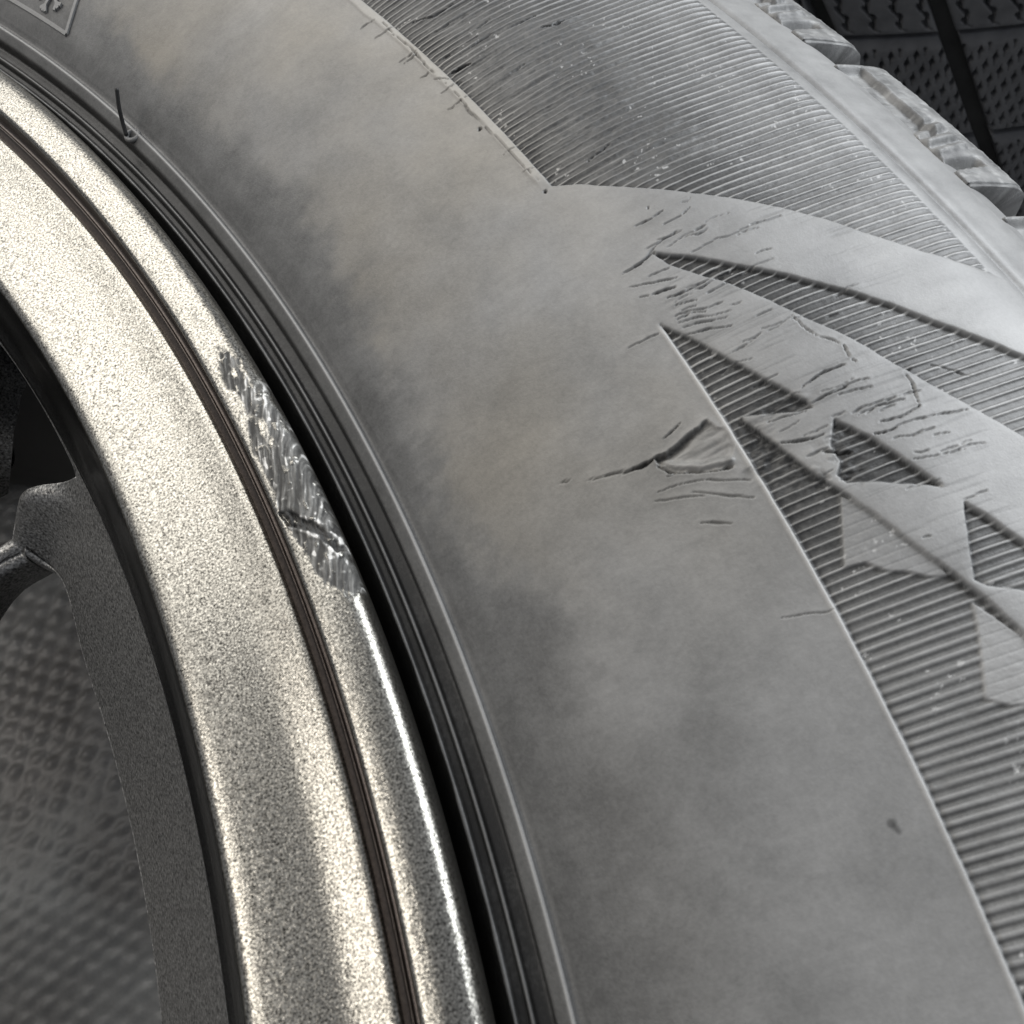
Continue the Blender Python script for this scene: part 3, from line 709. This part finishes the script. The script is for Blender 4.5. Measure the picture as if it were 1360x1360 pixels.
MID, HALF_U, SPW = 22.7, 2.4, 0.30
def disc_piece(t0, t1, dense):
    ts = np.linspace(t0, t1, dense)
    ri = r_in(ts)
    pos_t = np.radians(ts)
    tw = (ts - MID + 36) % 72 - 36
    pe_ = np.radians(ts + np.sign(tw) * np.exp(-((np.abs(tw) - HALF_U) / np.where(np.abs(tw) > HALF_U, 3.2, 1.3)) ** 2) * 2.6 * np.clip((ri - 195) / 12.5, 0, 1) ** 2)
    B = np.c_[np.cos(pe_) * ri, np.sin(pe_) * ri]
    full = np.linspace(t0 - 0.2, t1 + 0.2, dense * 2); rf = r_in(full); ff = np.radians(full)
    # outward (into the window) normals of the edge
    tg = np.gradient(B, axis=0); nn = np.c_[-tg[:, 1], tg[:, 0]]; nn /= np.linalg.norm(nn, axis=1)[:, None] + 1e-9
    flip = np.sign((nn * -B).sum(1)); flip[flip == 0] = 1
    rows = []
    depth = np.r_[np.linspace(0, 15.6, 44), np.linspace(17, 123.35, 22)]
    relc = np.abs(tw) - (HALF_U + SPW / 2)
    crown = np.exp(-(relc / 1.0) ** 2)
    side_ = np.sign(tw); ta_ = np.abs(tw)
    wsh = np.exp(-((ta_ - HALF_U) / np.where(ta_ > HALF_U, 3.2, 1.3)) ** 2)
    for dk in depth:
        r = np.maximum(ri, 208.35 - dk)
        pos_t = np.radians(ts + side_ * wsh * 2.6 * np.clip((r - 195) / 12.5, 0, 1) ** 2 + side_ * smooth(HALF_U + 0.1, HALF_U + SPW, ta_) * 3.5 * smooth(189, 170, r))
        z = -11.2 - np.minimum(208.35 - r, 15.5) * 1.32
        z = z + crown * 5.5 * smooth(206, 198, r) 
        rows.append(np.c_[np.cos(pos_t) * r, np.sin(pos_t) * r, z])
    last = rows[-1]; rl_ = 0.18 + 1.5 * np.exp(-(relc / 1.2) ** 2)
    for ang in np.linspace(0.3, math.pi / 2, 6):
        off = rl_[:, None] * math.sin(ang)
        q = last.copy(); q[:, :2] += (nn * flip[:, None]) * off * np.where(ri > 86, np.where(ri > 205, 0.3, 1.0), 0)[:, None]; q[:, 2] -= rl_ * (1 - math.cos(ang)); rows.append(q)
    q = rows[-1].copy(); q[:, 2] -= 2.5; rows.append(q)
    q = rows[-1].copy(); q[:, 2] -= 5; q[:, :2] -= (nn * flip[:, None]) * 2.0 * np.where(ri > 86, 1, 0)[:, None]; rows.append(q)
    V = np.stack(rows, 1) / 1000
    return V


c1 = HALF_U + SPW + 1.4; c0 = HALF_U - 0.9
pieces = [('spoke', MID - c1, MID - c0, 160), ('window_edge', MID - c0, MID + c0, 60), ('spoke', MID + c0, MID + c1, 160), ('ledge', MID + c1, MID + 72 - c1, 260)]
first = {}
for k in range(5):
    for i, (nm, t0, t1, dn) in enumerate(pieces):
        if k == 0:
            first[i] = link(nm, mesh_grid(nm, disc_piece(t0, t1, dn)[:, ::-1]), M_dark, rim)
        else:
            o = first[i].copy(); C.objects.link(o); o.parent = rim; o.rotation_euler[2] = math.radians(72 * k)
hub = [(88, -50), (88, -36), (70, -28), (52, -26), (50, -25), (34, -25), (33, -22), (1, -21)]
link('hub', mesh_grid('hub', revolve(resample(hub, 1.5), np.arange(0, 360, 3), False)[::-1], True), M_dark, rim)
bar = [(208.4, -11.5), (207.6, -20), (206, -40), (205, -60), (204.5, -80), (204, -110), (204, -165), (206, -180), (212, -190), (226, -194), (228, -200)]
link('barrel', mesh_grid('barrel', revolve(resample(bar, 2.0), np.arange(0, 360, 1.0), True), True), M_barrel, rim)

# ---------------------------------------------------------------- second tyre lying behind
back = thing('spare_tyre', 'black winter tyre with siped tread blocks, lying in shade behind the dusty wheel', 'tyre', (0.500, 0.507, 0.0))
RB = 330.0
P = 5.625


def back_block(z0, z1, kind, half):
    """tread block spanning z0 (top) to z1 (bottom) mm, slanted grooves at both ends"""
    L = P - half
    n, m = 84, int(abs(z1 - z0) / 0.42)
    t = np.r_[0, np.linspace(0, L, n), L]; zz = np.r_[z0, np.linspace(z0, z1, m), z1]
    T, Zz = np.meshgrid(t, zz, indexing='ij')
    x = T * math.pi / 180 * RB
    h = 0.08 * fbm(x / 3, Zz / 3, 501, 3)
    wob = 0.09 * np.sign(np.sin(Zz * 1.25)) * 0.6 + 0.05 * np.sin(Zz * 1.25)
    if kind == 'sipe':
        for c0 in (0.62, 1.90, 3.15, 4.4):
            d = (T - c0 - wob) * math.pi / 180 * RB
            h -= 2.2 * smooth(0.75, 0.35, np.abs(d) + 0.25 * np.sin(Zz * 2.5)) * smooth(z1 + 1.0, z1 + 2.0, Zz)
    else:
        rowh = 5.2
        for k in range(9):
            c0 = 0.15 + 0.62 * k
            zc = (Zz - z0 + (k % 2) * rowh / 2) / rowh
            dz = (zc % 1 - 0.5) * rowh
            d = (T - c0) * math.pi / 180 * RB - 0.45 * dz
            dia = np.abs(d) / 0.85 + np.abs(dz) / 1.5
            h -= 2.0 * smooth(1.15, 0.8, dia) * smooth(z0 - 2.5, z0 - 4.0, Zz) * smooth(z1 + 1.0, z1 + 2.2, Zz)
            h -= 0.5 * smooth(0.28, 0.1, np.abs(d)) * smooth(z0 - 2.5, z0 - 4.0, Zz)
    # rounded rims
    e = np.minimum(np.minimum(T, L - T) * math.pi / 180 * RB, np.minimum(np.abs(Zz - z0), np.abs(z1 - Zz)))
    h -= 0.5 * np.exp(-e / 0.5)
    if kind == 'dots': h -= 1.3 * smooth(3.8, 0.2, np.abs(Zz - z0))
    r = RB + h
    r[0] -= 8; r[-1] -= 8; r[:, 0] -= 8; r[:, -1] -= 8
    a_ = np.radians(T + 0.111 * (-100.5 - Zz))
    V = np.stack([np.cos(a_) * r, np.sin(a_) * r, Zz], -1) / 1000
    return mesh_grid('tread_block', V)


carc = [(322.5, -4), (323.5, -20), (323.5, -190), (321, -200), (312, -203), (285, -205), (240, -198), (232, -185)]
carc_top = [(232, -22), (240, -6), (262, -1), (285, 0), (305, -2), (316, -6), (321, -9), (323, -16), (323.5, -25)]
cb = link('carcass', mesh_grid('carcass', revolve(resample(carc_top + carc[2:], 3), np.arange(0, 360, 1.5), False)[::-1], True), M_plain, back, LOC)
for z0, z1, kind, half in ((-18, -57, 'sipe', 0.9), (-61, -99.6, 'sipe', 0.85), (-101.6, -137.6, 'dots', 0.95), (-140.6, -182, 'dots', 0.9)):
    me = back_block(z0, z1, kind, half); me.materials.append(M_old)
    for k in range(64):
        o = bpy.data.objects.new('tread_block', me); C.objects.link(o); o.parent = back; o.location = LOC
        o.rotation_euler[2] = math.radians(254.25 + half / 2 + P * k)
